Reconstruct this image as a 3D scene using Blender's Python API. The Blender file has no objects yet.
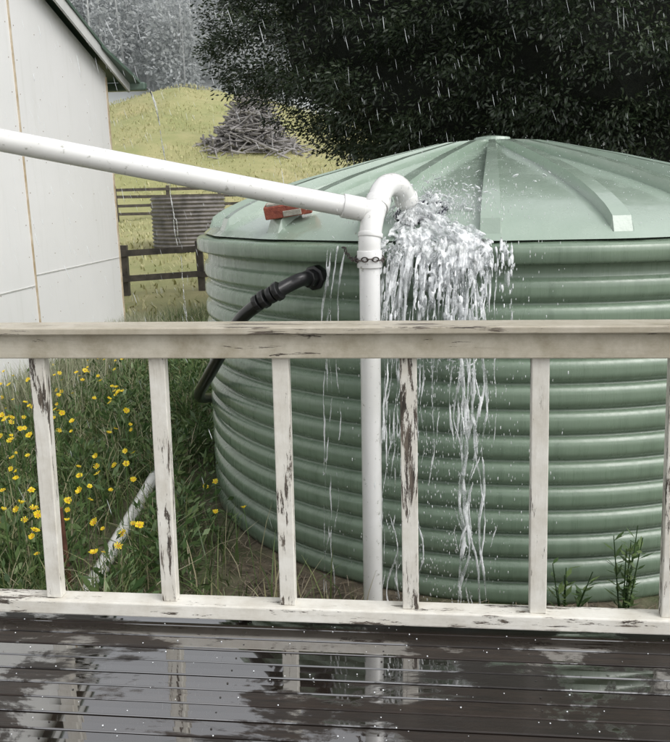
import bpy, math, random, bmesh
import numpy as np
from mathutils import Vector, Matrix, noise as mnoise
random.seed(7); rng=np.random.default_rng(7)
scene=bpy.context.scene
col=scene.collection
scene.view_settings.view_transform='Standard'
scene.view_settings.look='None'
scene.view_settings.exposure=0
H=1.38; G=-0.45
# ------------------------------------------------------------ materials
def newmat(name):
    m=bpy.data.materials.new(name); m.use_nodes=True
    nt=m.node_tree; b=nt.nodes['Principled BSDF']
    return m,nt,b
def N(nt,t,**kw):
    n=nt.nodes.new(t)
    for k,v in kw.items(): setattr(n,k,v)
    return n
def coords(nt,scale=(1,1,1),kind='Object'):
    tc=N(nt,'ShaderNodeTexCoord'); mp=N(nt,'ShaderNodeMapping')
    mp.inputs['Scale'].default_value=scale
    nt.links.new(tc.outputs[kind],mp.inputs['Vector']); return mp.outputs[0]
def noise(nt,vec,scale,detail=5,rough=.6,dist=0):
    n=N(nt,'ShaderNodeTexNoise'); n.inputs['Scale'].default_value=scale
    n.inputs['Detail'].default_value=detail; n.inputs['Roughness'].default_value=rough
    n.inputs['Distortion'].default_value=dist
    nt.links.new(vec,n.inputs['Vector']); return n.outputs['Fac']
def ramp(nt,fac,stops):
    r=N(nt,'ShaderNodeValToRGB'); e=r.color_ramp.elements
    while len(e)<len(stops): e.new(.5)
    for i,(p,c) in enumerate(stops):
        e[i].position=p
        if not isinstance(c,(tuple,list)): c=(c,c,c)
        e[i].color=(*c[:3],1)
    nt.links.new(fac,r.inputs['Fac']); return r.outputs['Color']
def math_(nt,op,a,b,c=None):
    n=N(nt,'ShaderNodeMath',operation=op)
    for i,v in enumerate((a,b,c)):
        if v is None: continue
        if isinstance(v,(int,float)): n.inputs[i].default_value=v
        else: nt.links.new(v,n.inputs[i])
    return n.outputs[0]
def mix(nt,fac,a,b,mode='MIX'):
    m=N(nt,'ShaderNodeMix',data_type='RGBA',blend_type=mode)
    for s,v in ((m.inputs[0],fac),(m.inputs[6],a),(m.inputs[7],b)):
        if isinstance(v,(int,float)): s.default_value=v
        elif isinstance(v,tuple): s.default_value=(*v[:3],1)
        else: nt.links.new(v,s)
    return m.outputs[2]
def bump(nt,b,h,strength=.3,dist=.01):
    n=N(nt,'ShaderNodeBump'); n.inputs['Strength'].default_value=strength; n.inputs['Distance'].default_value=dist
    nt.links.new(h,n.inputs['Height']); nt.links.new(n.outputs[0],b.inputs['Normal'])
def setc(nt,b,c):
    if isinstance(c,tuple): b.inputs['Base Color'].default_value=(*c[:3],1)
    else: nt.links.new(c,b.inputs['Base Color'])
def simple(name,c1,c2,scale=5,rough=.6,bs=.2,bd=.005,sv=(1,1,1),lo=.35,hi=.65,spec=.5):
    m,nt,b=newmat(name); v=coords(nt,sv); f=noise(nt,v,scale)
    setc(nt,b,ramp(nt,f,[(lo,c1),(hi,c2)])); b.inputs['Roughness'].default_value=rough
    b.inputs['Specular IOR Level'].default_value=spec
    if bs: bump(nt,b,noise(nt,v,scale*5),bs,bd)
    return m
def leafmat(name,stops,rough=.45,trans=.25):
    m,nt,b=newmat(name)
    a=N(nt,'ShaderNodeAttribute'); a.attribute_name='shade'
    c=ramp(nt,a.outputs['Fac'],stops); setc(nt,b,c)
    b.inputs['Roughness'].default_value=rough
    if trans:
        t=N(nt,'ShaderNodeBsdfTranslucent'); nt.links.new(c,t.inputs['Color'])
        ms=N(nt,'ShaderNodeMixShader'); ms.inputs[0].default_value=trans
        nt.links.new(b.outputs[0],ms.inputs[1]); nt.links.new(t.outputs[0],ms.inputs[2])
        nt.links.new(ms.outputs[0],nt.nodes['Material Output'].inputs['Surface'])
    return m
# ------------------------------------------------------------ mesh helpers
def link(o,parent=None):
    col.objects.link(o)
    if parent: o.parent=parent
    return o
def empty(name,loc=(0,0,0),rotz=0):
    e=bpy.data.objects.new(name,None); e.location=loc; e.rotation_euler=(0,0,rotz); e.empty_display_size=.2
    return link(e)
def mesh(name,verts,faces,mat,parent=None,smooth=False,shade=None):
    me=bpy.data.meshes.new(name)
    if isinstance(faces,np.ndarray):
        V=np.asarray(verts,dtype=np.float32); F=faces.astype(np.int32)
        me.vertices.add(len(V)); me.vertices.foreach_set('co',V.ravel())
        n=F.shape[1]; me.loops.add(F.size); me.loops.foreach_set('vertex_index',F.ravel())
        me.polygons.add(len(F)); me.polygons.foreach_set('loop_start',np.arange(0,F.size,n,dtype=np.int32))
        me.update(calc_edges=True)
    else:
        me.from_pydata([tuple(v) for v in verts],[],[tuple(f) for f in faces]); me.update()
    if shade is not None:
        a=me.attributes.new('shade','FLOAT','FACE'); a.data.foreach_set('value',np.asarray(shade,dtype=np.float32))
    me.polygons.foreach_set('use_smooth',[bool(smooth)]*len(me.polygons))
    for m in (mat if isinstance(mat,list) else [mat]): me.materials.append(m)
    o=bpy.data.objects.new(name,me); return link(o,parent)
class Acc:
    def __init__(s): s.v=[]; s.f=[]
    def box(s,c,size,M=None,jit=0):
        i=len(s.v); x,y,z=[k/2 for k in size]
        for a in (-1,1):
            for b in (-1,1):
                for d in (-1,1):
                    p=Vector((a*x,b*y,d*z))
                    if M is not None: p=M@p
                    s.v.append(p+Vector(c))
        s.f+= [tuple(i+k for k in q) for q in ((0,1,3,2),(4,6,7,5),(0,4,5,1),(2,3,7,6),(0,2,6,4),(1,5,7,3))]
    def cyl(s,p0,p1,r0,r1,n=8,cap=True):
        p0=Vector(p0);p1=Vector(p1);d=(p1-p0).normalized()
        u=d.orthogonal().normalized();w=d.cross(u);i=len(s.v)
        for p,r in ((p0,r0),(p1,r1)):
            for k in range(n):
                a=2*math.pi*k/n; s.v.append(p+u*math.cos(a)*r+w*math.sin(a)*r)
        for k in range(n): s.f.append((i+k,i+(k+1)%n,i+n+(k+1)%n,i+n+k))
        if cap: s.f.append(tuple(i+k for k in range(n))[::-1]); s.f.append(tuple(i+n+k for k in range(n)))
    def make(s,name,mat,parent=None,smooth=False,bevel=0):
        o=mesh(name,s.v,s.f,mat,parent,smooth)
        if bevel:
            b=o.modifiers.new('b','BEVEL'); b.width=bevel; b.segments=2; b.limit_method='ANGLE'
        return o
def tube(name,pts,r,mat,parent=None,kind='POLY',radii=None,res=8):
    cu=bpy.data.curves.new(name,'CURVE'); cu.dimensions='3D'; cu.bevel_depth=r; cu.bevel_resolution=res; cu.use_fill_caps=True
    if kind=='POLY':
        sp=cu.splines.new('POLY'); sp.points.add(len(pts)-1)
        for i,p in enumerate(pts):
            sp.points[i].co=(*p,1); sp.points[i].radius=radii[i] if radii else 1
    else:
        sp=cu.splines.new('BEZIER'); sp.bezier_points.add(len(pts)-1)
        for i,p in enumerate(pts):
            bp=sp.bezier_points[i]; bp.co=p; bp.handle_left_type=bp.handle_right_type='AUTO'
            bp.radius=radii[i] if radii else 1
        sp.resolution_u=12
    sp.use_smooth=True
    cu.materials.append(mat); o=bpy.data.objects.new(name,cu); return link(o,parent)
def leaves(P,D,U,L,W):
    n=len(P); L=L[:,None]; W=W[:,None]
    V=np.empty((n,4,3)); V[:,0]=P; V[:,1]=P+D*L*.5+U*W*.5; V[:,2]=P+D*L; V[:,3]=P+D*L*.5-U*W*.5
    F=np.arange(n*4).reshape(n,4); return V.reshape(-1,3),F
def unit(a): return a/(np.linalg.norm(a,axis=1,keepdims=True)+1e-9)
# ------------------------------------------------------------ world, sun
w=bpy.data.worlds.new("World"); scene.world=w; w.use_nodes=True
nt=w.node_tree; bg=nt.nodes['Background']
sky=N(nt,'ShaderNodeTexSky'); sky.sky_type='NISHITA'; sky.sun_disc=False
SE=math.radians(50); SR=math.radians(125)
sky.sun_elevation=SE; sky.sun_rotation=SR; sky.air_density=1.0; sky.dust_density=3.0
hs=N(nt,'ShaderNodeHueSaturation'); hs.inputs['Saturation'].default_value=.12; hs.inputs['Value'].default_value=1.6
nt.links.new(sky.outputs[0],hs.inputs['Color']); nt.links.new(hs.outputs[0],bg.inputs['Color'])
bg.inputs['Strength'].default_value=.15
sd=bpy.data.lights.new('sun','SUN'); sd.energy=.9; sd.angle=math.radians(45); sd.color=(1,.97,.93)
so=bpy.data.objects.new('sun',sd); link(so)
sdir=Vector((math.sin(SR)*math.cos(SE),math.cos(SR)*math.cos(SE),math.sin(SE)))
so.rotation_euler=sdir.to_track_quat('Z','Y').to_euler(); so.location=sdir*30
# ------------------------------------------------------------ camera
cd=bpy.data.cameras.new('camera'); cam=bpy.data.objects.new('camera',cd); link(cam); scene.camera=cam
cd.sensor_fit='HORIZONTAL'; cd.sensor_width=36; cd.lens=36*780/670; cd.clip_end=2000; cd.clip_start=.05
cam.location=(0,0,H)
cam.rotation_euler=(Matrix.Rotation(math.radians(90-12.4),3,'X')@Matrix.Rotation(math.radians(-1.2),3,'Z')).to_euler()
# ------------------------------------------------------------ terrain
def hill(x,y):
    ys=[-50,15,22,35,46,60,72,90,180,260]; zs=[G,G,.2,.7,4.7,9.6,8.2,9,52,60]
    z=np.interp(y,ys,zs)
    fall=np.interp(x,[-60,-30,-16,-10.5,-3,6,30],[.55,.75,.9,1.03,.86,.6,.45])
    k=np.clip((y-36)/14,0,1)*np.clip((95-y)/20,0,1)
    return z*(1-k)+z*fall*k
xs=np.concatenate([np.linspace(-400,-34,14),np.arange(-32,32,.8),np.linspace(34,400,14)])
ys=np.concatenate([np.linspace(-60,0,6),np.arange(1,12,.25),np.arange(12,80,.8),np.linspace(82,400,26)])
X,Y=np.meshgrid(xs,ys); Z=hill(X,Y)
for _ in range(2):
    Z[1:-1]=(Z[:-2]+Z[1:-1]*2+Z[2:])/4
nz=np.array([[mnoise.noise((x*.35,y*.35,0)) for x in xs] for y in ys])
Z+=nz*np.clip((Y-16)/20,0.02,.5)*.5
nx=len(xs); idx=np.arange(len(ys)*nx).reshape(len(ys),nx)
F=np.stack([idx[:-1,:-1],idx[:-1,1:],idx[1:,1:],idx[1:,:-1]],-1).reshape(-1,4)
m,nt,b=newmat('ground'); tc=N(nt,'ShaderNodeTexCoord'); v=tc.outputs['Object']
sep=N(nt,'ShaderNodeSeparateXYZ'); nt.links.new(v,sep.inputs[0])
n1=noise(nt,v,.25,6,.65); n2=noise(nt,v,14,6,.7); n3=noise(nt,v,1.6,5,.6)
grassc=mix(nt,ramp(nt,n1,[(.35,0),(.65,1)]),(.27,.28,.115),(.38,.34,.17))
grassc=mix(nt,ramp(nt,n3,[(.4,0),(.7,.6)]),grassc,(.22,.24,.09))
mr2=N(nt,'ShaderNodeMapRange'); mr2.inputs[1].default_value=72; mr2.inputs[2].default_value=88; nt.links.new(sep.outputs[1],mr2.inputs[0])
grassc=mix(nt,mr2.outputs[0],grassc,(.38,.40,.395))  # far slope fades to pale grey, haze painted into the ground colour
dirt=mix(nt,ramp(nt,n2,[(.35,0),(.65,1)]),(.06,.048,.033),(.18,.15,.105))
dirt=mix(nt,ramp(nt,n3,[(.45,0),(.6,.8)]),dirt,(.08,.11,.04))
mr=N(nt,'ShaderNodeMapRange'); mr.inputs[1].default_value=10; mr.inputs[2].default_value=15; nt.links.new(sep.outputs[1],mr.inputs[0])
setc(nt,b,mix(nt,mr.outputs[0],dirt,grassc)); b.inputs['Roughness'].default_value=.8
bump(nt,b,n2,.8,.03)
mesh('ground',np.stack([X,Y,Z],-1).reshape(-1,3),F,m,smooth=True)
def grass_mesh(name,bx,by,bz,hmin,hmax,wd,mat,bend=.5,parent=None):
    n=len(bx); h=rng.uniform(hmin,hmax,n); a=rng.uniform(0,2*np.pi,n); bd=rng.uniform(.05,bend,n)*h
    base=np.stack([bx,by,bz],-1); d=np.stack([np.cos(a),np.sin(a),np.zeros(n)],-1)
    a2=a+np.pi/2+rng.uniform(-.6,.6,n); s=np.stack([np.cos(a2),np.sin(a2),np.zeros(n)],-1)*(wd*rng.uniform(.6,1.3,n))[:,None]/2
    V=np.empty((n,8,3))
    for k,(t,ww) in enumerate(((0,1),(.4,.9),(.75,.6),(1,.12))):
        c=base+d*(bd*t*t)[:,None]; c[:,2]+=h*(t-.25*t*t*(bd/h))
        V[:,2*k]=c-s*ww; V[:,2*k+1]=c+s*ww
    q=np.array([[0,1,3,2],[2,3,5,4],[4,5,7,6]])
    F=(np.arange(n)[:,None,None]*8+q[None]).reshape(-1,4)
    sh=np.repeat(rng.uniform(0,1,n),3)
    return mesh(name,V.reshape(-1,3),F,mat,parent,shade=sh)
gm=leafmat('grass_blades',[(0,(.05,.09,.025)),(.45,(.105,.16,.05)),(.68,(.18,.22,.085)),(.82,(.33,.31,.17)),(1,(.48,.43,.31))])
hg=leafmat('hill_grass',[(0,(.28,.29,.12)),(.5,(.38,.37,.18)),(1,(.50,.46,.27))],.8,0)
n=30000; bx=rng.uniform(-22,3,n); by=rng.uniform(12,62,n); 
grass_mesh('hill_grass',bx,by,hill(bx,by)-.05,.06,.22,.05,hg,.8)
# ------------------------------------------------------------ near grass
TC=np.array([1.007,5.04]); R=1.8
n=60000; bx=rng.uniform(-3.2,.1,n); by=2.75+rng.uniform(0,1,n)**1.1*9.5
d=np.hypot(bx-TC[0],by-TC[1])
clump=np.array([mnoise.noise((x*1.7,y*1.7,3.)) for x,y in zip(bx,by)])
keep=(d>2.0)&(rng.uniform(0,1,n)<np.clip(.75+clump*1.2,0.1,1))
bare=(bx>-.95)&(by<4.6); keep&=~(bare&(rng.uniform(0,1,n)<.8))
pipe=(np.abs(bx+1.19)<.13)&(by<4.7)&(by>3.2); keep&=~(pipe&(rng.uniform(0,1,n)<.9))
keep&=(bx>-3.25+by*.055)
bx,by=bx[keep],by[keep]
grass_mesh('meadow_grass',bx,by,np.full(len(bx),G-.01),.10,.40,.0075,gm,1.0)
n=9000; bx=rng.uniform(-1.2,2.6,n); by=rng.uniform(2.5,4.8,n); d=np.hypot(bx-TC[0],by-TC[1]); k=d>1.85; bx,by=bx[k],by[k]
dry=leafmat('dry_stalks',[(0,(.13,.10,.065)),(.6,(.27,.22,.16)),(1,(.40,.35,.27))],.7)
grass_mesh('dead_grass',bx,by,np.full(len(bx),G),.01,.06,.006,dry,4)
n=4200; by=rng.uniform(6.0,10.2,n); bx=-3.0+by*.03+np.abs(rng.normal(0,.28,n))
seed=leafmat('seedhead_grass',[(0,(.22,.26,.14)),(.6,(.36,.37,.25)),(1,(.46,.44,.33))],.8)
grass_mesh('seedhead_grass',bx,by,np.full(n,G),.25,.55,.009,seed,.5)
n=19000; c=rng.integers(0,420,n)
cx=rng.uniform(-3,-.75,420); cy=rng.uniform(2.9,9,420); cr=rng.uniform(.08,.2,420)
D=unit(np.stack([rng.normal(0,1,n),rng.normal(0,1,n),rng.uniform(.1,1.3,n)],-1))
P=np.stack([cx[c],cy[c],np.full(n,G)],-1)+D*(rng.uniform(.1,1,n)*cr[c])[:,None]; P[:,2]+=rng.uniform(0,.22,n)
k=~((np.abs(P[:,0]+1.18)<.1)&(P[:,1]<4.7)); P=P[k];D=D[k];n=len(P)
U=unit(np.cross(D,rng.normal(0,1,(n,3))))
V,F=leaves(P,D,U,rng.uniform(.04,.10,n),rng.uniform(.012,.03,n))
wm=leafmat('weed_leaves',[(0,(.04,.085,.025)),(.6,(.095,.16,.055)),(1,(.19,.26,.10))])
mesh('meadow_weeds',V,F,wm,shade=rng.uniform(0,1,n))
fr=empty('yellow_wildflowers')
st=Acc(); fv=[];ff=[];fs=[]
def flower(x,y,z,r):
    st.cyl((x+random.uniform(-.05,.05),y+random.uniform(-.05,.05),G),(x,y,z),.0025,.0018,4,False)
    t=Vector((random.uniform(-.7,.7),random.uniform(-1.1,.3),1)).normalized(); u=t.orthogonal().normalized(); w2=t.cross(u)
    c=Vector((x,y,z)); npz=random.randint(9,14); cup=random.uniform(.1,.7)
    for k in range(npz):
        a=2*math.pi*k/npz+random.uniform(-.1,.1); dd=u*math.cos(a)+w2*math.sin(a); ss=t.cross(dd); i=len(fv); rr=r*random.uniform(.8,1.05)
        fv.extend([c+dd*rr*.15-ss*rr*.05, c+dd*rr*.8-ss*rr*.17+t*rr*cup, c+dd*rr+t*rr*cup, c+dd*rr*.8+ss*rr*.17+t*rr*cup, c+dd*rr*.15+ss*rr*.05]); ff.append((i,i+1,i+2,i+3,i+4)); fs.append(random.uniform(.3,1))
    i=len(fv)
    for k in range(8):
        a=2*math.pi*k/8; fv.append(c+(u*math.cos(a)+w2*math.sin(a))*r*.33+t*r*.16)
    ff.append(tuple(range(i,i+8))); fs.append(0)
for k in range(190):
    y=3.2+5.3*random.random()**1.3; lim=-.28*y+.05
    x=random.uniform(max(-3.1+.06*y,-.47*y),lim)
    if random.random()<.3: x=random.uniform(-.47*y,-.36*y)
    flower(x,y,G+random.uniform(.28,.55),random.uniform(.013,.025))
for x,y,z in ((-.45,3.5,.05),(-.62,3.7,-.05),(-.75,4.2,-.1),(-.66,4.0,0)): flower(x,y,z-.1,.018)
ym=leafmat('petals',[(0,(.60,.32,.01)),(.3,(.85,.60,.01)),(1,(.90,.74,.03))],.5)
mesh('petals',fv,ff,ym,fr,shade=fs)
st.make('stems',simple('stems',(.06,.12,.03),(.1,.17,.05)),fr)
# ------------------------------------------------------------ painted railing
def peel(nt,b,sc,amount,pc=(.74,.72,.66),dirtcol=(.36,.31,.22),da=.45):
    v=coords(nt,sc); v2=coords(nt,(1,1,1))
    f=noise(nt,v,12,9,.78,.3); f2=noise(nt,v2,2.2,4,.6); g=noise(nt,v,30,6,.7); mid=noise(nt,v2,9,6,.7)
    ma=N(nt,'ShaderNodeMath',operation='MULTIPLY_ADD'); nt.links.new(f2,ma.inputs[0]); ma.inputs[1].default_value=.4; nt.links.new(f,ma.inputs[2])
    mask=ramp(nt,ma.outputs[0],[(amount,0),(amount+.012,1)])
    wood=ramp(nt,g,[(.35,(.03,.024,.02)),(.65,(.17,.14,.11))])
    paint=mix(nt,ramp(nt,mid,[(.38,0),(.72,da)]),pc,dirtcol)
    paint=mix(nt,ramp(nt,g,[(.55,0),(.8,.45)]),paint,(.32,.28,.22))
    setc(nt,b,mix(nt,mask,paint,wood)); 
    b.inputs['Roughness'].default_value=.38
    inv=N(nt,'ShaderNodeMath',operation='SUBTRACT'); inv.inputs[0].default_value=1; nt.links.new(mask,inv.inputs[1])
    ad=N(nt,'ShaderNodeMath',operation='MULTIPLY_ADD'); nt.links.new(g,ad.inputs[0]); ad.inputs[1].default_value=.5; nt.links.new(inv.outputs[0],ad.inputs[2])
    bump(nt,b,ad.outputs[0],.6,.003)
m,nt,b=newmat('peeling_paint_rail'); peel(nt,b,(.3,2.4,2.4),.775); railm=m
m,nt,b=newmat('peeling_paint_post'); peel(nt,b,(2.6,2.6,.3),.762); postm=m
m,nt,b=newmat('dirty_rail_face'); peel(nt,b,(.3,3,3),.835,(.55,.51,.42),(.27,.23,.15),.8); facem=m
m,nt,b=newmat('weathered_top'); peel(nt,b,(.25,3,3),.80,(.50,.46,.38),(.30,.26,.18),.8); topm=m
RZ=-math.atan(.105); RY=2.345
rail=empty('deck_railing',(0,RY,0),RZ)
a=Acc()
a.box((.2,.0,1.000),(6.0,.125,.022)); a.make('top_cap',topm,rail,bevel=.004)
a=Acc(); a.box((.2,-.012,.9495),(6.0,.05,.078)); a.make('top_rail',facem,rail,bevel=.004)
a=Acc(); a.box((.2,0,.052),(6.0,.075,.050)); a.make('bottom_rail',railm,rail,bevel=.005)
for i in range(-7,9):
    x=-.168+.398*i+.003*random.uniform(-1,1)
    a=Acc(); hh=.911-.076
    M=Matrix.Rotation(random.uniform(-.005,.005)-.004-.03*x,3,'Y')
    a.box((0,0,0),(.052,.036,hh),M)
    o=a.make('baluster_%d'%i,postm,rail,bevel=.003)
    off=Vector((0,0,i*1.37)); 
    for vv in o.data.vertices: vv.co+=off
    o.location=Vector((x,.0,.0775+hh/2))-off
# ------------------------------------------------------------ deck
m,nt,b=newmat('wet_deck'); v=coords(nt,(.6,8,8)); v2=coords(nt,(1,1.6,1)); vo=coords(nt,(1,1,1))
at=N(nt,'ShaderNodeAttribute'); at.attribute_name='shade'
sp_=N(nt,'ShaderNodeSeparateXYZ'); nt.links.new(vo,sp_.inputs[0])
dx_=math_(nt,'ADD',sp_.outputs[0],.42); d2=math_(nt,'MULTIPLY',dx_,dx_); hollow=math_(nt,'MULTIPLY_ADD',d2,-.32,.09)
hollow=math_(nt,'MAXIMUM',hollow,-.07)
p0=noise(nt,v2,2.0,7,.66,.4); p1=noise(nt,v,5,3,.6)
p=math_(nt,'ADD',math_(nt,'MULTIPLY_ADD',p1,.18,p0),math_(nt,'SUBTRACT',hollow,.10))
p=math_(nt,'MULTIPLY_ADD',math_(nt,'SUBTRACT',at.outputs['Fac'],.5),.09,p)
g=noise(nt,v,9,7,.7)
base=ramp(nt,g,[(.3,(.009,.007,.006)),(.7,(.040,.027,.020))])
base=mix(nt,at.outputs['Fac'],base,(.018,.015,.013))
setc(nt,b,base)
nt.links.new(ramp(nt,p,[(.46,.36),(.505,.03)]),b.inputs['Roughness'])
nt.links.new(ramp(nt,p,[(.46,.12),(.505,1)]),b.inputs['Specular IOR Level'])
b.inputs['IOR'].default_value=1.9
nt.links.new(ramp(nt,p,[(.45,.10),(.50,1)]),b.inputs['Coat Weight'])
nt.links.new(ramp(nt,p,[(.45,.16),(.505,.015)]),b.inputs['Coat Roughness']); b.inputs['Coat IOR'].default_value=2.2
hm=mix(nt,ramp(nt,p,[(.45,0),(.50,1)]),g,(.5,.5,.5)); bump(nt,b,hm,.5,.004)
deck=empty('wooden_deck',(0,RY,0),RZ)
V=[];sh=[];Fc=[];bw=.062;gap=.005
nb=42
for i in range(nb):
    y0=.03-i*(bw+gap)
    prof=[(-bw/2,-.022),(-bw/2,-.003),(-bw/2+.0012,-.0008),(-bw/2+.003,0),(0,-.0003),(bw/2-.003,0),(bw/2-.0012,-.0008),(bw/2,-.003),(bw/2,-.022)]
    s=random.random(); dz=random.uniform(-.0012,.0012)
    xs_=np.linspace(-3.1,4,15); i0=len(V); tl=random.uniform(-.012,.012)
    for xx in xs_:
        wz=random.uniform(-.0004,.0004)
        for (py,pz) in prof: V.append((xx,y0-bw/2+py,pz+dz+wz+py*tl))
    L=len(prof)
    for q in range(len(xs_)-1):
        for r_ in range(L): 
            Fc.append((i0+q*L+r_,i0+(q+1)*L+r_,i0+(q+1)*L+(r_+1)%L,i0+q*L+(r_+1)%L)); sh.append(s)
mesh('boards',V,np.array(Fc),m,deck,shade=sh)
a=Acc()
for xx in np.arange(-3,4.1,.45): a.box((xx,-1.4,-.10),(.045,2.8,.15))
a.box((.45,.02,-.16),(7.1,.04,.27))
for xx in (-2.9,-1,1,2.9): a.box((xx,-.1,-.38),(.09,.09,.3))
a.make('joists',simple('old_timber',(.02,.016,.012),(.05,.037,.027),6),deck)
a=Acc()
for i in range(nb):
    for xx in np.arange(-3,4,.45):
        c=(xx+random.uniform(-.006,.006),.03-i*(bw+gap)-bw/2+random.uniform(-.008,.008),-.0005); a.cyl(c,(c[0],c[1],.0012),.003,.0028,7)
a.make('nail_heads',simple('nail',(.02,.02,.02),(.05,.045,.04),20,.4),deck)
bm=bmesh.new(); bmesh.ops.create_icosphere(bm,subdivisions=1,radius=1); iv=np.array([v.co[:] for v in bm.verts]); iff=np.array([[v.index for v in f.verts] for f in bm.faces]); bm.free()
def blobs(name,P,S,mat,parent=None,R=None,smooth=True):
    n=len(P); V=iv[None]*S[:,None,:]
    if R is not None: V=np.einsum('nij,nkj->nki',R,V)
    V=V+P[:,None,:]; F=(np.arange(n)[:,None,None]*len(iv)+iff[None]).reshape(-1,3)
    return mesh(name,V.reshape(-1,3),F,mat,parent,smooth)
n=620; P=np.stack([rng.uniform(-2.5,3,n),rng.uniform(-1.2,.0,n),np.full(n,.0025)],-1); s=rng.uniform(.001,.0028,n)
hm_=simple('hail',(.6,.63,.65),(.8,.82,.84),20,.2,0)
blobs('hailstones',P,np.stack([s,s,s*.8],-1),hm_,deck)
# ------------------------------------------------------------ water tank
m,nt,b=newmat('green_polyethylene'); v=coords(nt,(1,1,1)); vs=coords(nt,(5,5,.35))
f=noise(nt,v,1.3,4,.5); st_=noise(nt,vs,3.5,5,.6)
c=mix(nt,ramp(nt,f,[(.3,0),(.7,1)]),(.150,.212,.150),(.185,.250,.180))
c=mix(nt,ramp(nt,st_,[(.5,0),(.75,.5)]),c,(.085,.125,.085)); setc(nt,b,c)
nt.links.new(ramp(nt,noise(nt,vs,6,4),[(.4,.25),(.65,.45)]),b.inputs['Roughness'])
b.inputs['Coat Weight'].default_value=.35; b.inputs['Coat Roughness'].default_value=.14
bump(nt,b,noise(nt,vs,5,4),.2,.01); tankm=m
m,nt,b=newmat('green_roof'); v=coords(nt,(1,1,1)); f=noise(nt,v,2.5,5,.6)
c=mix(nt,ramp(nt,f,[(.3,0),(.7,1)]),(.25,.33,.26),(.32,.40,.33)); setc(nt,b,c)
b.inputs['Roughness'].default_value=.25; b.inputs['Coat Weight'].default_value=1; b.inputs['Coat IOR'].default_value=1.7
nt.links.new(ramp(nt,noise(nt,v,9,4,.6),[(.4,.04),(.65,.3)]),b.inputs['Coat Roughness'])
bump(nt,b,noise(nt,v,55,3,.6),.25,.006); roofm=m
tank=empty('rainwater_tank',(TC[0],TC[1],0))
PR=[0,.10,.4,.8,1.2,1.4,1.55,1.66,1.74,1.8,1.845]; PZ=[1.725,1.70,1.635,1.548,1.448,1.388,1.335,1.287,1.242,1.195,1.175]
def rz(r): return float(np.interp(r,PR,PZ))
prof=[(1.74,1.20),(1.80,1.186),(1.832,1.180),(1.843,1.170),(1.845,1.15),(1.843,1.112),(1.835,1.104),(1.80,1.100),(1.785,1.094),(1.782,1.07),(1.782,1.05)]
nr=13; z0=1.05; z1=G-.01; pt=(z0-z1)/nr
for i in range(nr):
    for t in np.linspace(0,1,15)[1:]:
        s=abs(2*t-1); prof.append((1.770+.038*(1-s**3.2),z0-pt*(i+t)))
SEG=200; V=[];F=[]
for r_,z_ in prof:
    for k in range(SEG):
        aa=2*math.pi*k/SEG; V.append((r_*math.cos(aa),r_*math.sin(aa),z_))
V=np.array(V); L=len(prof); ii=np.arange(L-1)[:,None]*SEG; kk=np.arange(SEG)[None]
F=np.stack([ii+kk,ii+SEG+kk,ii+SEG+(kk+1)%SEG,ii+(kk+1)%SEG],-1).reshape(-1,4)
mesh('wall',V,F,tankm,tank,smooth=True)
NR=20; th0=math.atan2(-5.04,-1.007)
rings=[.10,.2,.35,.5,.65,.8,.95,1.1,1.2,1.3,1.4,1.48,1.55,1.61,1.66,1.70,1.74,1.765,1.80]
V=[]
for ri,r_ in enumerate(rings):
    zb=rz(r_)+.004
    w_=.014+.028*r_/1.8; hgt=.05 if r_<1.72 else (.045 if r_<1.75 else 0)
    if r_<.15: w_=.009; hgt=.012
    elif r_<.3: hgt=.03
    sk=.007; row=[]
    for k in range(NR):
        t0=th0+2*math.pi*k/NR; t1=t0+2*math.pi/NR
        for off,hh in ((-w_-sk,0),(-w_,hgt),(w_,hgt),(w_+sk,0)):
            aa=t0+off/r_; row.append((r_*math.cos(aa),r_*math.sin(aa),zb+hh))
        A=np.array(row[-1]); aa=t1-(w_+sk)/r_; B=np.array((r_*math.cos(aa),r_*math.sin(aa),zb))
        for q in (.25,.5,.75):
            p_=A+(B-A)*q; row.append(tuple(p_))
    V+=row; C=len(row)
F=[]
for i in range(len(rings)-1):
    for k in range(C): F.append((i*C+k,(i+1)*C+k,(i+1)*C+(k+1)%C,i*C+(k+1)%C))
o=mesh('roof',V,np.array(F),roofm,tank)
me=o.data; me.polygons.foreach_set('use_smooth',[True]*len(me.polygons)); me.update()
me.set_sharp_from_angle(angle=math.radians(22))
a=Acc(); a.cyl((0,0,1.70),(0,0,1.735),.12,.11,24); a.cyl((0,0,1.735),(0,0,1.745),.11,.05,24); a.make('apex_cap',roofm,tank,bevel=.004)
# ------------------------------------------------------------ white pipework
m,nt,b=newmat('white_pvc'); v=coords(nt,(1,1,1)); f=noise(nt,v,3,5,.6); sp=noise(nt,v,38,3,.7)
c=mix(nt,ramp(nt,f,[(.35,0),(.75,.5)]),(.80,.80,.79),(.55,.55,.50))
c=mix(nt,ramp(nt,sp,[(.62,0),(.72,.6)]),c,(.2,.2,.15)); setc(nt,b,c)
b.inputs['Roughness'].default_value=.25; b.inputs['Coat Weight'].default_value=.4; bump(nt,b,sp,.06,.002); pvc=m
pp=empty('white_downpipe')
tube('riser',[(.15,3.2,G-.05),(.15,3.2,1.20)],.043,pvc,pp)
tube('offset_bend',[(.15,3.2,1.16),(.152,3.203,1.22),(.162,3.225,1.28),(.18,3.27,1.34),(.20,3.32,1.39)],.046,pvc,pp,'BEZ')
tube('top_elbow',[(.192,3.30,1.365),(.212,3.345,1.41),(.245,3.40,1.435),(.285,3.45,1.43),(.318,3.50,1.395),(.335,3.53,1.36)],.048,pvc,pp,'BEZ')
def collar(p,d,l,r,mat=pvc,par=pp,name='collar'):
    d=Vector(d).normalized(); p=Vector(p); a=Acc(); a.cyl(p-d*l/2,p+d*l/2,r,r,28); o=a.make(name,mat,par,True,.003)
    return o
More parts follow.
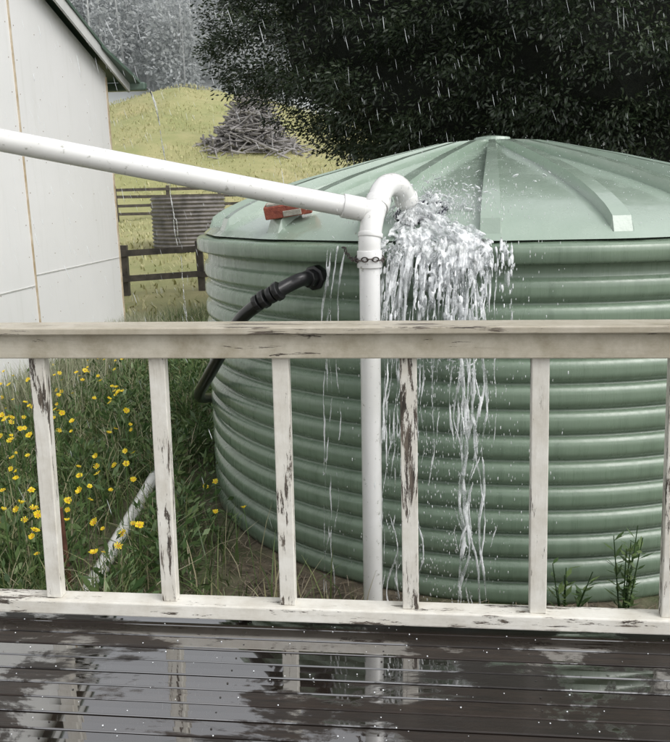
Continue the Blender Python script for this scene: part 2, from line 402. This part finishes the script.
collar((.15,3.2,1.14),(0,0,1),.07,.051); collar((.155,3.208,1.235),(.1,.2,1),.02,.051)
collar((.190,3.295,1.36),(.35,.75,.9),.045,.053); collar((.328,3.515,1.375),(.25,.4,-1),.04,.053)
e0=Vector((.165,3.25,1.330)); e1=Vector((-1.26,3.0,1.628)); dd=(e1-e0)
tube('long_pipe',[e0,e0+dd*2.35],.042,pvc,pp)
collar(e0+dd*.055,dd,.09,.049)
ch=empty('chain'); cm=simple('dark_steel',(.02,.018,.016),(.07,.05,.04),30,.45)
def torus(name,loc,rot,R1,r1,mat,parent,sx=1):
    V=[];F=[];a1,a2=20,8
    for i in range(a1):
        for j in range(a2):
            A=2*math.pi*i/a1;B=2*math.pi*j/a2
            V.append(((R1+r1*math.cos(B))*math.cos(A)*sx,(R1+r1*math.cos(B))*math.sin(A),r1*math.sin(B)))
            F.append((i*a2+j,((i+1)%a1)*a2+j,((i+1)%a1)*a2+(j+1)%a2,i*a2+(j+1)%a2))
    o=mesh(name,V,F,mat,parent,True); o.location=loc; o.rotation_euler=rot; return o
q=0
for i in range(16):
    A=2*math.pi*i/16
    torus('link_%d'%q,(.15+.057*math.cos(A),3.2+.057*math.sin(A),1.14+.004*math.sin(3*A)),(math.pi/2 if i%2 else 0,0,A+math.pi/2),.009,.0024,cm,ch,1.5); q+=1
for i in range(9):
    t=i/8; torus('link_%d'%q,(.10-.05*t,3.2+.22*t,1.14+.035*t-.02*math.sin(math.pi*t)),(math.pi/2 if i%2 else 0,-.15,1.9),.009,.0024,cm,ch,1.5); q+=1
bk=simple('black_rubber',(.008,.008,.009),(.018,.018,.018),8,.3,.1)
isn=empty('inlet_dark_ring'); ix,iy=.40,3.56  # dark bluish ring added on the roof below the pipe mouth
a=Acc()
for k in range(28):
    A=2*math.pi*k/28; B=2*math.pi*(k+1)/28
    pa=Vector((ix+.11*math.cos(A),iy+.09*math.sin(A),0));pb=Vector((ix+.11*math.cos(B),iy+.09*math.sin(B),0))
    for pz in (pa,pb): pz.z=rz(math.hypot(pz.x-TC[0],pz.y-TC[1]))+.008
    a.cyl(pa,pb,.011,.011,6)
a.make('rim_ring',simple('dark_blue_grey',(.02,.02,.035),(.04,.04,.06),8,.3,.1),isn)
# ------------------------------------------------------------ black hose
ho=empty('black_hose')
pts=[(-.30,3.46,.955),(-.42,3.56,.86),(-.54,3.76,.68),(-.67,4.02,.48),(-.77,4.32,.33),(-.83,4.62,.22),(-.85,4.9,.14),(-.84,5.2,.06),(-.80,5.5,-.1),(-.72,5.7,-.40)]
tube('hose',pts,.031,bk,ho,'BEZ')
def bc(p0,p1,r,name,n=20):
    a=Acc(); a.cyl(p0,p1,r,r,n); a.make(name,bk,ho,True,.003)
nrm=Vector((-.604,-.8,0)); p=Vector((-.08,3.6,1.03))
bc(p+nrm*-.03,p+nrm*.02,.058,'flange',8); bc(p+nrm*.02,p+nrm*.06,.042,'nut',8)
tube('elbow',[p+nrm*.05,p+nrm*.10+Vector((-.005,0,0)),p+nrm*.125+Vector((-.04,.0,-.02)),(-.27,3.44,.975)],.032,bk,ho,'BEZ')
d_=(Vector((-.30,3.46,.955))-Vector((-.22,3.43,1.0))).normalized()
for k,(s_,r_) in enumerate(((.0,.044),(.035,.038),(.075,.043),(.115,.038))):
    c0=Vector((-.235,3.435,.995))+d_*s_; bc(c0,c0+d_*.026,r_,'clamp_%d'%k,10 if k!=1 else 20)
# ------------------------------------------------------------ brick on the roof
br=empty('red_brick'); bx_,by_=-.195,3.87; BP=(bx_-.012,by_-.012,rz(math.hypot(bx_-TC[0],by_-TC[1]))+.066)
bmm=simple('brick',(.20,.045,.03),(.36,.10,.06),30,.7,.8,.006)
M=Matrix.Rotation(-.16,3,'Y')@Matrix.Rotation(.22,3,'X')@Matrix.Rotation(-.12,3,'Z')
a=Acc(); a.box((0,0,0),(.23,.10,.062),M)
o=a.make('body',bmm,br,bevel=.006); o.location=BP
mo=simple('mortar',(.30,.28,.24),(.45,.42,.36),30,.8,.8,.006)
a=Acc(); a.box(M@Vector((-.05,-.02,.036)),(.10,.05,.012),M); a.box(M@Vector((.06,.02,.034)),(.05,.04,.010),M); a.box(M@Vector((.02,-.05,-.012)),(.09,.006,.028),M)
o=a.make('mortar',mo,br,bevel=.004); o.location=BP
# ------------------------------------------------------------ overflow water
m,nt,b=newmat('white_water'); 
v=coords(nt,(1,1,.4)); f=noise(nt,v,20,4,.6)
b.inputs['Base Color'].default_value=(.95,.97,.98,1); b.inputs['Roughness'].default_value=.12; b.inputs['IOR'].default_value=1.33
nt.links.new(ramp(nt,f,[(.38,.15),(.60,.95)]),b.inputs['Transmission Weight']); wat=m
P=[];S=[];Rr=[]
def rotto(v):
    v=Vector(v).normalized(); q=v.to_track_quat('Z','Y'); return np.array(q.to_matrix())
def add(p,r,v=(0,0,-1),st=1):
    P.append(tuple(p)); S.append((r,r,r*st)); Rr.append(rotto(v))
def rimpt(x):
    dx=x-TC[0]; y=TC[1]-math.sqrt(1.845**2-dx*dx); o=Vector((dx,y-TC[1],0)).normalized(); return Vector((x,y,1.175)),o
def roofz(x,y): return rz(math.hypot(x-TC[0],y-TC[1]))+.004
g_=9.8
def ln(m_,s_=.45,mx=.012): return min(mx,m_*math.exp(random.gauss(0,s_)))
mouth=Vector((.345,3.54,1.35))
for i in range(260):
    p=mouth+Vector((random.gauss(0,.016),random.gauss(0,.016),-random.random()*.06)); add(p,random.uniform(.006,.014))
for i in range(4200):
    t=random.random(); tx=random.gauss(.46,.115); tx=min(.72,max(.21,tx)); rp,o_=rimpt(tx)
    p=Vector((mouth.x,mouth.y,0)).lerp(Vector((rp.x,rp.y,0)),t); nn=mnoise.noise((p.x*14,p.y*8,2)); 
    if nn<-.22: continue
    p.z=roofz(p.x,p.y)+.002+abs(random.gauss(0,.012))*(1+2.2*max(0,nn))
    fl=(Vector((rp.x,rp.y,0))-Vector((mouth.x,mouth.y,0))).normalized()
    add(p,ln(.0042),(fl.x,fl.y,-.4),random.uniform(2,4.5))
for i in range(1300):
    an=random.uniform(-.2,2.8); rr=abs(random.gauss(0,.14)); p=Vector((.43+math.cos(an)*rr*1.3,3.5+math.sin(an)*rr*.5,0)); hh=abs(random.gauss(0,.06)); p.z=roofz(p.x,p.y)+.005+hh
    add(p,ln(.0024),(random.gauss(.5,.5),-.4,random.gauss(.1,.5)),random.uniform(2,4.5))
def strand(x,v0,zend,r0,dens,wob=.012,lat=None):
    rp,o_=rimpt(x); lat=random.gauss(0,.06) if lat is None else lat; side=Vector((-o_.y,o_.x,0)); t=0; ph=random.random()*50
    tmax=math.sqrt(2*(1.17-zend)/g_)
    while t<tmax:
        z=1.17-.5*g_*t*t; sp=g_*t+.5
        nn=mnoise.noise((ph,z*7,t*3)); 
        if nn>-.35+dens*-.5+ (t/tmax)*.3:
            r=r0*(1-.4*t/tmax)*(.45+1.3*max(0,nn+.3))
            p=rp+o_*(.01+v0*t)+side*(lat*t+wob*mnoise.noise((ph+9,z*4,0))*2+.004*mnoise.noise((ph,z*22,5))); p.z=z
            add(p,r,(o_.x*v0,o_.y*v0,-sp),3+3*t/tmax)
        t+=max(.0015,r0*1.8/sp)
for i in range(125):
    x=random.choice([random.gauss(.34,.05),random.gauss(.53,.07),random.uniform(.23,.69)]); x=min(.72,max(.22,x))
    strand(x,random.uniform(.1,.75),random.choice([.95,.85,.75,.6,.4,.2,.85,.8]),random.uniform(.0018,.0065),.35)
for x,v0,r0,lt in ((.30,.25,.006,0),(.33,.35,.005,.02),(.28,.3,.005,.03),(.40,.3,.004,0),(.26,.35,.004,.03),(.53,.45,.006,.1),(.55,.5,.008,.05),(.57,.42,.008,.09),(.54,.35,.006,.12),(.60,.5,.006,.1),(.58,.45,.007,.14),(.45,.4,.004,.3)):
    strand(x,v0,G,r0,.5,.025,lt)
    for q_ in range(2): strand(x+random.gauss(0,.012),v0+random.uniform(0,.1),G,r0*.4,.25,.03,lt+random.gauss(0,.03))
for x,r0 in ((.02,.005),(-.01,.005),(.05,.004),(.0,.004),(.24,.004)): strand(x,.18,G,r0,.35,.015,0)
for i in range(2100):
    x=random.gauss(.46,.12); x=min(.73,max(.21,x)); rp,o_=rimpt(x); t=random.random()**1.2*.25; v0=random.uniform(.1,.9)
    p=rp+o_*v0*t*1.1+Vector((0,0,random.gauss(0.002,.010)-4.9*t*t)); 
    if mnoise.noise((x*13,p.z*5,7))<-.12: continue
    add(p,ln(.0038,.45,.008),(o_.x*v0,o_.y*v0,-9.8*t-.3),random.uniform(2.5,6))
for i in range(260):
    x=.52+random.gauss(0,.09); rp,o_=rimpt(x); p=rp+o_*random.uniform(.0,.06); p.z=.72+random.gauss(0,.035)+(x-.52)*.15
    add(p,ln(.0022),(random.gauss(0,1),-.3,random.gauss(-.3,.5)),random.uniform(2,5))
P=np.array(P);S=np.array(S);Rr=np.array(Rr)
wo=empty('overflowing_water')
o=blobs('cascade',P,S,wat,wo,Rr)
rm=o.modifiers.new('r','REMESH'); rm.mode='VOXEL'; rm.voxel_size=.0033; rm.use_smooth_shade=True
sm=o.modifiers.new('s','SMOOTH'); sm.factor=.5; sm.iterations=3
n=3600; x=rng.uniform(.0,.95,n); dx=x-TC[0]; y=TC[1]-np.sqrt(1.845**2-dx*dx)-np.abs(rng.normal(0,.12,n)); z=1.2-rng.uniform(0,1,n)**1.2*1.6
k=rng.uniform(0,1,n)<np.exp(-((x-.47)/.2)**2)+.08; P=np.stack([x,y,z],-1)[k]; s=rng.uniform(.0008,.0022,k.sum())
P2=np.stack([rng.normal(.48,.15,900),rng.normal(3.45,.13,900),1.27+np.abs(rng.normal(0,.08,900))],-1); s2=rng.uniform(.0008,.002,900)
P=np.concatenate([P,P2]); s=np.concatenate([s,s2])
blobs('droplets',P,np.stack([s,s,s*4],-1),wat,wo)
# ------------------------------------------------------------ rain
m,nt,b=newmat('rain'); b.inputs['Base Color'].default_value=(.7,.73,.75,1); b.inputs['Roughness'].default_value=.2
n=4600; P=np.stack([rng.uniform(-5,6,n),rng.uniform(3.0,10.5,n),rng.uniform(-.3,5.5,n)],-1)
in_t=np.hypot(P[:,0]-TC[0],P[:,1]-TC[1])<1.9; P=P[~(in_t&(P[:,2]<1.8))]; n=len(P)
th=rng.normal(-.22,.09,n); L_=rng.uniform(.012,.06,n); s=rng.uniform(.0004,.0014,n)
n2_=2600; rr=1.8*np.sqrt(rng.uniform(0,1,n2_)); aa=rng.uniform(0,2*np.pi,n2_)
Pz=np.interp(rr,PR,PZ)+np.abs(rng.normal(0,.03,n2_))+.01
P=np.concatenate([P,np.stack([TC[0]+rr*np.cos(aa),TC[1]+rr*np.sin(aa),Pz],-1)]); th=np.concatenate([th,rng.uniform(-1.2,1.2,n2_)]); ss_=rng.uniform(.0006,.0014,n2_)
s=np.concatenate([s,ss_]); L_=np.concatenate([L_,ss_*rng.uniform(1,4,n2_)]); n=len(P)
Rm=np.zeros((n,3,3)); Rm[:,0,0]=np.cos(th);Rm[:,0,2]=np.sin(th);Rm[:,1,1]=1;Rm[:,2,0]=-np.sin(th);Rm[:,2,2]=np.cos(th)
blobs('rain',P,np.stack([s,s,L_],-1),m,None,Rm)
# ------------------------------------------------------------ shed
A0=Vector((-2.7,10,0)); dA=Vector((-.0804,-.9968,0)).normalized()
nO=Vector((.9968,-.0804,0))
def Sv(a,b,z): return A0+dA*a-nO*b+Vector((0,0,z))
shed=empty('white_shed')
m,nt,b=newmat('white_cladding'); v=coords(nt,(1,1,1)); f=noise(nt,v,.9,5,.6); f2=noise(nt,coords(nt,(3,3,.3)),4,5,.6)
c=mix(nt,ramp(nt,f,[(.35,0),(.7,.35)]),(.82,.82,.81),(.70,.71,.69)); c=mix(nt,ramp(nt,f2,[(.55,0),(.8,.3)]),c,(.56,.56,.51)); setc(nt,b,c)
b.inputs['Roughness'].default_value=.45; bump(nt,b,f2,.08,.01); clad=m
W=7.5; EZ=2.93; RD=EZ+.29*W/2; D_=5
V=[Sv(0,0,G-.1),Sv(W,0,G-.1),Sv(W,0,EZ),Sv(W/2,0,RD),Sv(0,0,EZ)]+[Sv(0,D_,G-.1),Sv(W,D_,G-.1),Sv(W,D_,EZ),Sv(W/2,D_,RD),Sv(0,D_,EZ)]
mesh('walls',V,[(0,1,2,3,4),(9,8,7,6,5),(0,4,9,5),(1,6,7,2)],clad,shed)
strip=simple('bare_timber_strip',(.40,.31,.19),(.62,.54,.42),9,.6,.2)
def seg(acc,p0,p1,wx,wy,nrmv):
    p0=Vector(p0);p1=Vector(p1);d=(p1-p0); L=d.length; z=d.normalized(); y=Vector(nrmv); x=y.cross(z).normalized(); y=z.cross(x)
    M=Matrix((x,y,z)).transposed(); acc.box((p0+p1)/2,(wx,wy,L),M)
a=Acc()
for q in (2.4,4.8,7.2):
    top=EZ+.29*min(q,W-q)-.05; seg(a,Sv(q,-.006,G),Sv(q,-.006,top),.020,.012,nO)
seg(a,Sv(.014,-.005,G),Sv(.014,-.005,EZ-.05),.03,.014,nO)
a.make('cover_strips',strip,shed)
jn=simple('joint',(.5,.5,.47),(.62,.62,.6),9,.6,0)
a=Acc(); seg(a,Sv(.04,-.003,.72),Sv(2.38,-.003,.72),.010,.006,nO); seg(a,Sv(2.42,-.003,.62),Sv(4.78,-.003,.62),.010,.006,nO)
a.make('sheet_joints',jn,shed)
a=Acc()
for q in (.1,.7,1.3,1.9,2.32,2.48,3.1,3.7,4.3,4.9):
    for zz in np.arange(-.3,3.2,.3):
        if zz<EZ+.29*q-.2: c=Sv(q,0,zz); a.cyl(c,c+nO*.003,.006,.005,6)
a.make('nails',simple('rusty_nail',(.25,.2,.15),(.4,.35,.3),9,.6,0),shed)
green=simple('dark_green_trim',(.08,.13,.10),(.13,.18,.145),4,.3,.05); und=simple('soffit',(.55,.56,.55),(.68,.68,.66),3,.5,.05)
a=Acc(); a2=Acc()
for s0,s1 in ((-.45,W/2),(W+.45,W/2)):
    zz0=EZ+.29*-.45; p0=Vector(Sv(s0,0,zz0+.08)); p1=Vector(Sv(s1,0,RD+.08))
    i=len(a.v); ov=.16
    for pb in (p0,p1):
        for bb in (ov,-D_-.3):
            for dz in (0,.03): a.v.append(pb+nO*bb+Vector((0,0,dz)))
    a.f+=[(i,i+2,i+6,i+4),(i+1,i+5,i+7,i+3),(i,i+4,i+5,i+1),(i+2,i+3,i+7,i+6),(i,i+1,i+3,i+2),(i+4,i+6,i+7,i+5)]
    seg(a2,Sv(s0,-.13,EZ-.13+.015),Sv(s1,-.13,RD+.015),.025,.12,Vector((0,0,1)))
a.make('roof',green,shed); a2.make('barge_board',und,shed)
a=Acc(); seg(a,Sv(-.50,-.34,EZ-.13+.03),Sv(-.50,5,EZ-.13+.03),.11,.10,Vector((0,0,1))); a.make('gutter',green,shed,bevel=.02)
a=Acc(); 
a.v=[Sv(-.46,-.28,EZ-.07),Sv(-.46,0,EZ-.07),Sv(.5,-.16,EZ+.20),Sv(-.46,-.28,EZ-.03),Sv(-.46,0,EZ-.03),Sv(.5,-.16,EZ+.24)]; a.f=[(0,1,2),(5,4,3),(0,3,4,1),(1,4,5,2),(2,5,3,0)]; a.make('eave_return',green,shed)
P=[];S=[];Rr=[]
gp=Sv(-.5,-.34,EZ-.12)
for s0 in range(4):
    t=0; ph=random.random()*40
    while t<.80:
        z=-4.9*t*t
        if mnoise.noise((ph,z*3,0))>-.1+.2*t: add(gp+nO*(.35*t)+dA*(-.3*t)+Vector((.05*mnoise.noise((ph,z*2,1)),.0,z)),random.uniform(.002,.007),(.2,0,-5*t-.3),4)
        t+=.004
blobs('gutter_stream',np.array(P),np.array(S),wat,shed,np.array(Rr))
# ------------------------------------------------------------ lying pipe, stake
lp=empty('fallen_white_pipe'); tube('pipe',[(-1.17,4.75,-.33),(-1.165,3.2,-.375)],.038,pvc,lp)
stk=empty('wooden_stake'); a=Acc(); a.cyl((-1.32,3.5,G-.05),(-1.325,3.5,-.03),.018,.013,7); a.make('stake',simple('reddish_wood',(.05,.02,.012),(.14,.06,.04),20,.6),stk)
def weed(x,y,h,n,name):
    e=empty(name); a=Acc(); PP=[];DD=[];
    for b_ in range(6):
        tip=Vector((x+random.uniform(-.1,.1),y+random.uniform(-.06,.06),G+h*random.uniform(.7,1))); base=Vector((x,y,G))
        a.cyl(base,tip,.004,.002,5,False)
        for k in range(n):
            t=random.uniform(.3,1); p=base.lerp(tip,t); an=random.uniform(0,6.28); PP.append(p); DD.append(Vector((math.cos(an),math.sin(an),random.uniform(.1,.9))).normalized())
    PP=np.array(PP);DD=np.array(DD);U=unit(np.cross(DD,[0.1,.2,1])); V,F=leaves(PP,DD,U,rng.uniform(.03,.075,len(PP)),rng.uniform(.014,.026,len(PP)))
    mesh('leaves',V,F,wm,e,shade=rng.uniform(.3,1,len(PP))); a.make('stems',wm,e)
weed(1.17,2.93,.52,26,'weed_plant'); weed(.93,2.93,.36,14,'weed_plant.001'); weed(-.62,3.9,.25,9,'weed_plant.002')
# ------------------------------------------------------------ fences
ft=simple('fence_timber',(.035,.03,.025),(.10,.085,.07),5,.6,.4)
def fence(name,x0,x1,y0,y1,rails,hp,sp):
    e=empty(name); a=Acc(); L=math.hypot(x1-x0,y1-y0); n=int(L/sp)+1
    for i in range(n+1):
        t=i/n; x=x0+(x1-x0)*t;y=y0+(y1-y0)*t;z=float(hill(x,y)); a.box((x,y,z+hp/2-.1),(.13,.13,hp+.2),Matrix.Rotation(random.uniform(-.04,.04),3,'Y'))
        if i<n:
            xb=x0+(x1-x0)*(i+1)/n; yb=y0+(y1-y0)*(i+1)/n; zb=float(hill(xb,yb))
            for r_ in rails: 
                p0=Vector((x,y-.085,z+r_+random.uniform(-.02,.02)));p1=Vector((xb,yb-.085,zb+r_)); seg(a,p0,p1,.035,.12,Vector((0,0,1)))
    a.make('posts_and_rails',ft,e)
fence('timber_fence',-5.5,3,15.0,17.5,(.35,.85),1.0,1.7)
fence('timber_fence.001',-20,4,33,34.5,(.3,.65,1.0,1.3),1.45,2.4)
it=empty('corrugated_iron_tank'); V=[];F=[];S_=64;pr=[]
for i in range(0,81): 
    z=1.45*i/80; pr.append((1.0+.022*math.sin(z/1.45*2*math.pi*14),z))
pr+= [(.97,1.45),(.95,1.3),(0.01,1.3)]
for r_,z in pr:
    for k in range(S_): V.append((r_*math.cos(2*math.pi*k/S_),r_*math.sin(2*math.pi*k/S_),z))
for i in range(len(pr)-1):
    for k in range(S_): F.append((i*S_+k,i*S_+(k+1)%S_,(i+1)*S_+(k+1)%S_,(i+1)*S_+k))
o=mesh('drum',V,F,simple('rusty_iron',(.09,.085,.08),(.22,.20,.19),3,.5,.2),it,True); it.location=(-3.95,22,float(hill(-3.95,22))-.1)
bp=empty('brush_pile'); a=Acc(); bx0,by0=-4.3,46
for i in range(950):
    u=random.gauss(0,1);v_=random.gauss(0,.6); hh=max(0,3.4*math.exp(-(u*u+v_*v_)*.6)); x=bx0+u*1.15;y=by0+v_*1.4; z=float(hill(x,y))+random.uniform(0,hh)
    an=random.gauss(.3,.8); dz=random.gauss(0,.35); L=random.uniform(.4,1.5); d=Vector((math.cos(an),random.gauss(0,.5),dz)).normalized(); r_=random.uniform(.02,.08)
    a.cyl(Vector((x,y,z))-d*L/2,Vector((x,y,z))+d*L/2,r_,r_*.6,6)
a.make('branches',simple('dead_wood',(.15,.14,.135),(.30,.285,.28),1.5,.7,.3),bp)
# ------------------------------------------------------------ big tree
tr=empty('evergreen_tree')
C=np.array([4.2,12.2,3.9]); RR=np.array([5.7,3.6,3.6])
def pinch(z): return 1-.30*np.clip((3.6-z)/2.6,0,1)
def crown(nc,nl,seed):
    r=np.random.default_rng(seed); d=unit(r.normal(0,1,(nc,3)))
    sc=np.array([1+.14*mnoise.noise(Vector(q)*2.1)+.10*mnoise.noise(Vector(q)*5.) for q in d])
    dep=r.uniform(.84,1.03,nc); c=C+d*RR*(sc*dep)[:,None]
    c[:,2]=np.maximum(c[:,2],.2)
    c[:,0]=C[0]+(c[:,0]-C[0])*pinch(c[:,2])
    cr=r.uniform(.2,.5,nc); ci=np.repeat(np.arange(nc),nl); n=nc*nl
    o=unit(r.normal(0,1,(n,3)))*(r.uniform(0,1,n)**.5)[:,None]; o[:,2]*=.6
    P=c[ci]+o*cr[ci][:,None]; out=d[ci]
    D=unit(out*.7+o*.8+r.normal(0,.45,(n,3))+np.array([0,0,-.15])); U=unit(np.cross(D,out+r.normal(0,.5,(n,3))))
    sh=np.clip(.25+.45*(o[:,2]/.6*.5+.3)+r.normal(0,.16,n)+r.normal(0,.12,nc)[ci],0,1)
    return P,D,U,sh
P,D,U,shd=crown(2900,130,3); n=len(P); r=rng
V,F=leaves(P,D,U,r.uniform(.045,.10,n),r.uniform(.018,.032,n))
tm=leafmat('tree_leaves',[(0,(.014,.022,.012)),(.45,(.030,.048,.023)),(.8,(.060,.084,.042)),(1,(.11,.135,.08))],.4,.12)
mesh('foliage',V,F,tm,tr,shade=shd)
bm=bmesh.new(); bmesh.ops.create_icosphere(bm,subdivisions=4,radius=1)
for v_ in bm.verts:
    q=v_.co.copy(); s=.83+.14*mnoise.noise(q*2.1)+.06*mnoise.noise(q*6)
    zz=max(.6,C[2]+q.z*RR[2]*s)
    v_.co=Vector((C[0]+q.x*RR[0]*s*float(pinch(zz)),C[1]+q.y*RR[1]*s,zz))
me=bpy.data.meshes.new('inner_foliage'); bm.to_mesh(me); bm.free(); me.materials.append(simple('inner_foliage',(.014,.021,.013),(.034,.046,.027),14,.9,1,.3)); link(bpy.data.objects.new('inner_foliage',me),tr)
bark=simple('bark',(.04,.032,.025),(.09,.075,.06),8,.8,.7)
a=Acc(); a.cyl((4.1,12.2,G-.1),(4.0,12.2,3),.38,.25,12); 
for k in range(14):
    an=k*2.4; p0=Vector((4.05,12.2,1+.16*k)); p1=p0+Vector((math.cos(an)*3.0,math.sin(an)*2.2,1.2)); a.cyl(p0,p1,.12,.03,8)
for k in range(60):
    d=Vector(rng.normal(0,1,3)).normalized(); d.z=abs(d.z); p=Vector(C)+Vector((d.x*RR[0],d.y*RR[1],d.z*RR[2]))*.85; a.cyl(p,p+d*.7,.02,.005,5,False)
a.make('trunk_and_limbs',bark,tr)
# ------------------------------------------------------------ distant forest, mist painted in as pale colour
VV=[];FF=[];SS=[];tv=Acc();off=0
r=np.random.default_rng(11)
for i in range(330):
    y=r.uniform(95,185); x=r.uniform(-.62*y,.15*y); z=float(hill(x,y)); h=r.uniform(9,17); wd=h*r.uniform(.2,.32)
    n=800 if -.33*y<x<-.05*y else 200
    t=r.uniform(.2,1,n); rad=wd*np.sqrt(np.clip(1-((t-.5)/.55)**2,0.02,1))*r.uniform(.3,1,n); an=r.uniform(0,6.28,n)
    P=np.stack([x+rad*np.cos(an),y+rad*np.sin(an),z+h*t],-1); D=unit(np.stack([np.cos(an),np.sin(an),r.normal(0,.6,n)],-1)+r.normal(0,.5,(n,3))); U=unit(np.cross(D,r.normal(0,1,(n,3))))
    k=.9 if n>300 else 1.8
    V,F=leaves(P,D,U,k*r.uniform(.35,.8,n),k*r.uniform(.18,.45,n)); VV.append(V);FF.append(F+off);off+=len(V); dd_=(y-95)/90
    SS.append(np.clip(.1+.7*dd_+r.normal(0,.03,n)+r.normal(0,.06),0,1))  # farther trees get paler colour, imitating haze
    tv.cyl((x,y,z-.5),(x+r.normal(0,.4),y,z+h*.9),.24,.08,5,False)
fm=leafmat('haze_tinted_foliage',[(0,(.44,.46,.46)),(.5,(.54,.56,.565)),(1,(.64,.66,.67))],1,.45)  # pale grey leaf colours stand in for mist
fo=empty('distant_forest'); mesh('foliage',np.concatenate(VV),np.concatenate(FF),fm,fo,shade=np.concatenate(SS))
tv.make('trunks',simple('haze_tinted_bark',(.33,.34,.34),(.42,.43,.43),2,.9,0),fo)  # trunks paled with the same painted haze
print('objects',len(bpy.data.objects))
